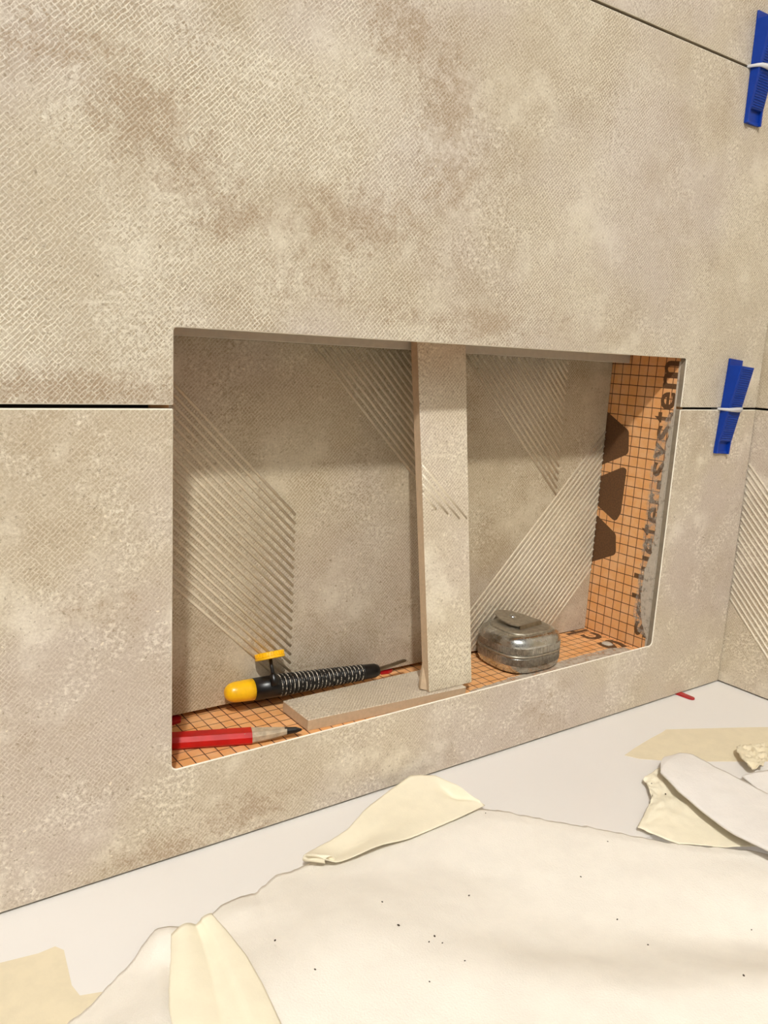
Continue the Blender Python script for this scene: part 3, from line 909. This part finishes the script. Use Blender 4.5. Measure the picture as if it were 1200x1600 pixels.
# folded flap of a second sheet, raised over the film
fa = [(.4130, -.0850), (.4290, -.0880), (.4365, -.0960), (.4345, -.1270), (.4320, -.1685), (.4300, -.1930), (.4290, -.2400)]
fb = [(.3900, -.0965), (.3715, -.1093), (.3600, -.1346), (.3517, -.1679), (.3457, -.1923), (.3442, -.2174), (.3410, -.2500)]
def flap_z(x, y, u, v):
    z = ZB + 0.0130 - 0.0065 * (1 - v) ** 2 + 0.0018 * math.sin(u * 9) * v
    z -= 0.0016 * (1 - sstep(0, 0.15, u))
    return z + 0.0010 * noise.noise(Vector((x * 40, y * 40, 2)))
o = sheet('folded_flap', fa, fb, 80, 24, flap_z, M['flap'], None, 0.0016, 0.0012, 6.0)
tag(o, 'white paper flap folded back above crumpled cream film', 'sheet')

# white sheet beyond the flap
wa = [(.4420, -.1400), (.4601, -.1415), (.4806, -.1470), (.5150, -.1600), (.5600, -.1850)]
wb = [(.4330, -.1620), (.4280, -.1900), (.4300, -.2300), (.4500, -.2600), (.5000, -.2800)]
o = sheet('paper_sheet', wa, wb, 40, 24, lambda x, y, u, v: ZB + 0.0052 + 0.0012 * noise.noise(Vector((x * 45, y * 45, 8))), M['flap'], None, 0.0012, 0.0015, 9.0)
tag(o, 'white paper sheet beyond the folded flap, beside the crumpled tape scrap', 'sheet')

def crumple(k, amp, seed, base):
    def f(x, y, u, v):
        p = Vector((x * k, y * k, seed))
        r = 1 - abs(noise.noise(p)) * 2
        r2 = 1 - abs(noise.noise(p * 2.3 + Vector((5, 1, 0)))) * 2
        return base + amp * (0.6 * r + 0.4 * r2)
    return f
ca = [(.3620, -.1010), (.3667, -.0985), (.3919, -.0949), (.4060, -.1080), (.4020, -.1450), (.3900, -.1850), (.3700, -.2060)]
cb = [(.3600, -.1080), (.3520, -.1140), (.3440, -.1230), (.3273, -.1308), (.3011, -.1421), (.3135, -.1690), (.3400, -.1900)]
fz = crumple(60, 0.0038, 3.3, ZB + 0.0030)
def film_z(x, y, u, v):
    far_ = sstep(0.40, 0.75, u)
    return max(ZB + 0.0005, fz(x, y, u, v) * (1 - far_) + (ZB + 0.0022 + 0.0006 * noise.noise(Vector((x * 60, y * 60, 1)))) * far_)
o = sheet('crumpled_film', ca, cb, 60, 30, film_z, M['masking_pale'], None, 0.0005, 0.0010, 4.0)
tag(o, 'crumpled cream masking film lying under the folded white flap', 'film')

sa = [(.4850, -.1085), (.4780, -.1120), (.4650, -.1262), (.4567, -.1381)]
sb = [(.5120, -.1180), (.5061, -.1258), (.4930, -.1330), (.4720, -.1410)]
o = sheet('tape_scrap', sa, sb, 30, 24, crumple(150, 0.0048, 7.7, ZB + 0.0052), M['masking'], None, 0.0004, 0.0012, 4.4)
tag(o, 'small crumpled scrap of masking tape beside the wall corner', 'tape scrap')

# lifted cream tape curling off the fleece edge
ta = [(.0709, -.0505), (.0862, -.0455), (.1133, -.0395), (.1457, -.0205), (.1700, -.0120), (.1920, -.0075), (.2085, -.0190), (.2200, -.0580)]
tb = [(.0692, -.0586), (.0861, -.0671), (.1034, -.0678), (.1250, -.0671), (.1466, -.0677), (.1834, -.0655), (.2060, -.0640), (.2230, -.0620)]
def lift_z(x, y, u, v):
    top = 0.0095 * math.exp(-((u - 0.78) / 0.22) ** 2) * (1 - v) ** 1.3
    curl = 0.0085 * math.exp(-(u / 0.10) ** 2) * (0.4 + 0.6 * v)
    mid = 0.0035 * math.exp(-((u - 0.3) / 0.16) ** 2) * (0.5 + 0.5 * math.cos(v * 6.0))
    crease = -0.0045 * math.exp(-((u - 0.86) / 0.07) ** 2 - ((v - 0.30) / 0.16) ** 2) + 0.0025 * math.exp(-((u - 0.90) / 0.05) ** 2 - ((v - 0.08) / 0.12) ** 2)
    return ZB + 0.0046 + top * 0.85 + curl + mid + crease + 0.0005 * noise.noise(Vector((x * 60, y * 60, 2)))
o = sheet('curled_tape', ta, tb, 90, 30, lift_z, M['masking_pale'], None, 0.0004, 0.0004, 3.0)
tag(o, 'wide cream tape curling up off the fleece edge in front of the niche', 'tape')
# rolled end of that tape
cr = []
for i in range(15):
    a = -0.6 + 4.6 * i / 14
    r = 0.0034 - 0.0010 * i / 14
    cr.append([Vector((.0725, -.0545, ZB + .0085)) + Vector((.011 * t, -.010 * t, 0)) + Vector((-r * math.cos(a) * 1.3, r * 0.2 * math.cos(a), r * math.sin(a))) for t in (0, .33, .66, 1)])
o2 = mesh_obj('rolled_end', loop_mesh(cr, False, False, False), M['masking_pale'], o, True)
md = o2.modifiers.new('thickness', 'SOLIDIFY'); md.thickness = 0.0004

# cream tape folded on the fleece peak
pa_ = [(-.0400, -.1010), (-.0470, -.1180), (-.0560, -.1380), (-.0640, -.1640), (-.0700, -.1900)]
pb_ = [(-.0170, -.1010), (-.0150, -.1150), (-.0140, -.1380), (-.0160, -.1600), (-.0200, -.1900)]
def peak_z(x, y, u, v):
    base = fleece_z(x, y, 0.2, 0.5) + 0.0016
    return base + 0.0030 * abs(math.sin(v * 5.2 + u * 0.8)) * (1 - 0.4 * u) + 0.0012 * sstep(.70, .74, v)
o = sheet('folded_tape', pa_, pb_, 40, 40, peak_z, M['masking_pale'], None, 0.0004, 0.0006, 8.0)
tag(o, 'creased cream masking tape lying over the crumpled peak of the fleece', 'tape')

# specks of grit on the fleece
spk = [(.2169, -.0695), (.2690, -.1415), (.2204, -.1591), (.2074, -.1998), (.1368, -.1413), (.0849, -.1769), (.0853, -.1697), (.0786, -.1730), (.0729, -.1527), (.0777, -.1302),
       (.0846, -.1957), (.2008, -.2270), (.2718, -.2502), (.2066, -.2816), (.0061, -.1311), (.0133, -.1608), (.0583, -.1985)]
spk_o = None
for i, (x, y) in enumerate(spk):
    if spk_o is None:
        bm = bmesh.new()
        bmesh.ops.create_icosphere(bm, subdivisions=1, radius=0.0007)
        for v in bm.verts:
            v.co.x *= 1.5; v.co.z *= 0.6
        spk_o = mesh_obj('grit_speck', bm, M['grit'])
        so = spk_o
    else:
        so = spk_o.copy(); COL.objects.link(so)
    so.location = (x, y, fleece_z(x, y, 0.5, 0.5) + 0.0002)
    so.rotation_euler = (0, 0, random.uniform(0, 3))
    so.scale = [random.uniform(0.55, 1.0)] * 3
    tag(so, 'tiny dark speck of grit on the white fleece sheet', 'grit', 'grit specks on the fleece')
for x, y in ((.3640, -.1075), (.3600, -.1240)):
    so = spk_o.copy(); COL.objects.link(so)
    so.location = (x, y, ZB + 0.0048)
    so.scale = (1, 1, 1)
    tag(so, 'dark speck of grit on the crumpled cream film', 'grit', 'grit specks on the film')

# ---------------------------------------------------------------- ceiling lamp
lamp = empty('ceiling_lamp', 'round white ceiling lamp with a glowing globe', 'lamp', loc=(LAMP_POS.x, LAMP_POS.y, RZ1))
place(mesh_obj('canopy', lathe(LAMP_POS + Vector((0, 0, .055)), (LAMP_POS.x, LAMP_POS.y, RZ1), [(0, .03), (.3, .06), (1, .075)], 28), M['white_paint'], None, True), lamp)
bm = bmesh.new()
bmesh.ops.create_uvsphere(bm, u_segments=24, v_segments=14, radius=0.060)
bmesh.ops.translate(bm, vec=LAMP_POS, verts=bm.verts[:])
t = NT('lamp_glow')
t.t.nodes.remove(t.b)
em = t.n('ShaderNodeEmission')
em.inputs['Color'].default_value = (1.0, 0.985, 0.94, 1)
em.inputs['Strength'].default_value = LAMP_STRENGTH
t.link(em.outputs[0], t.t.nodes['Material Output'].inputs['Surface'])
place(mesh_obj('globe', bm, t.mat, None, True), lamp)
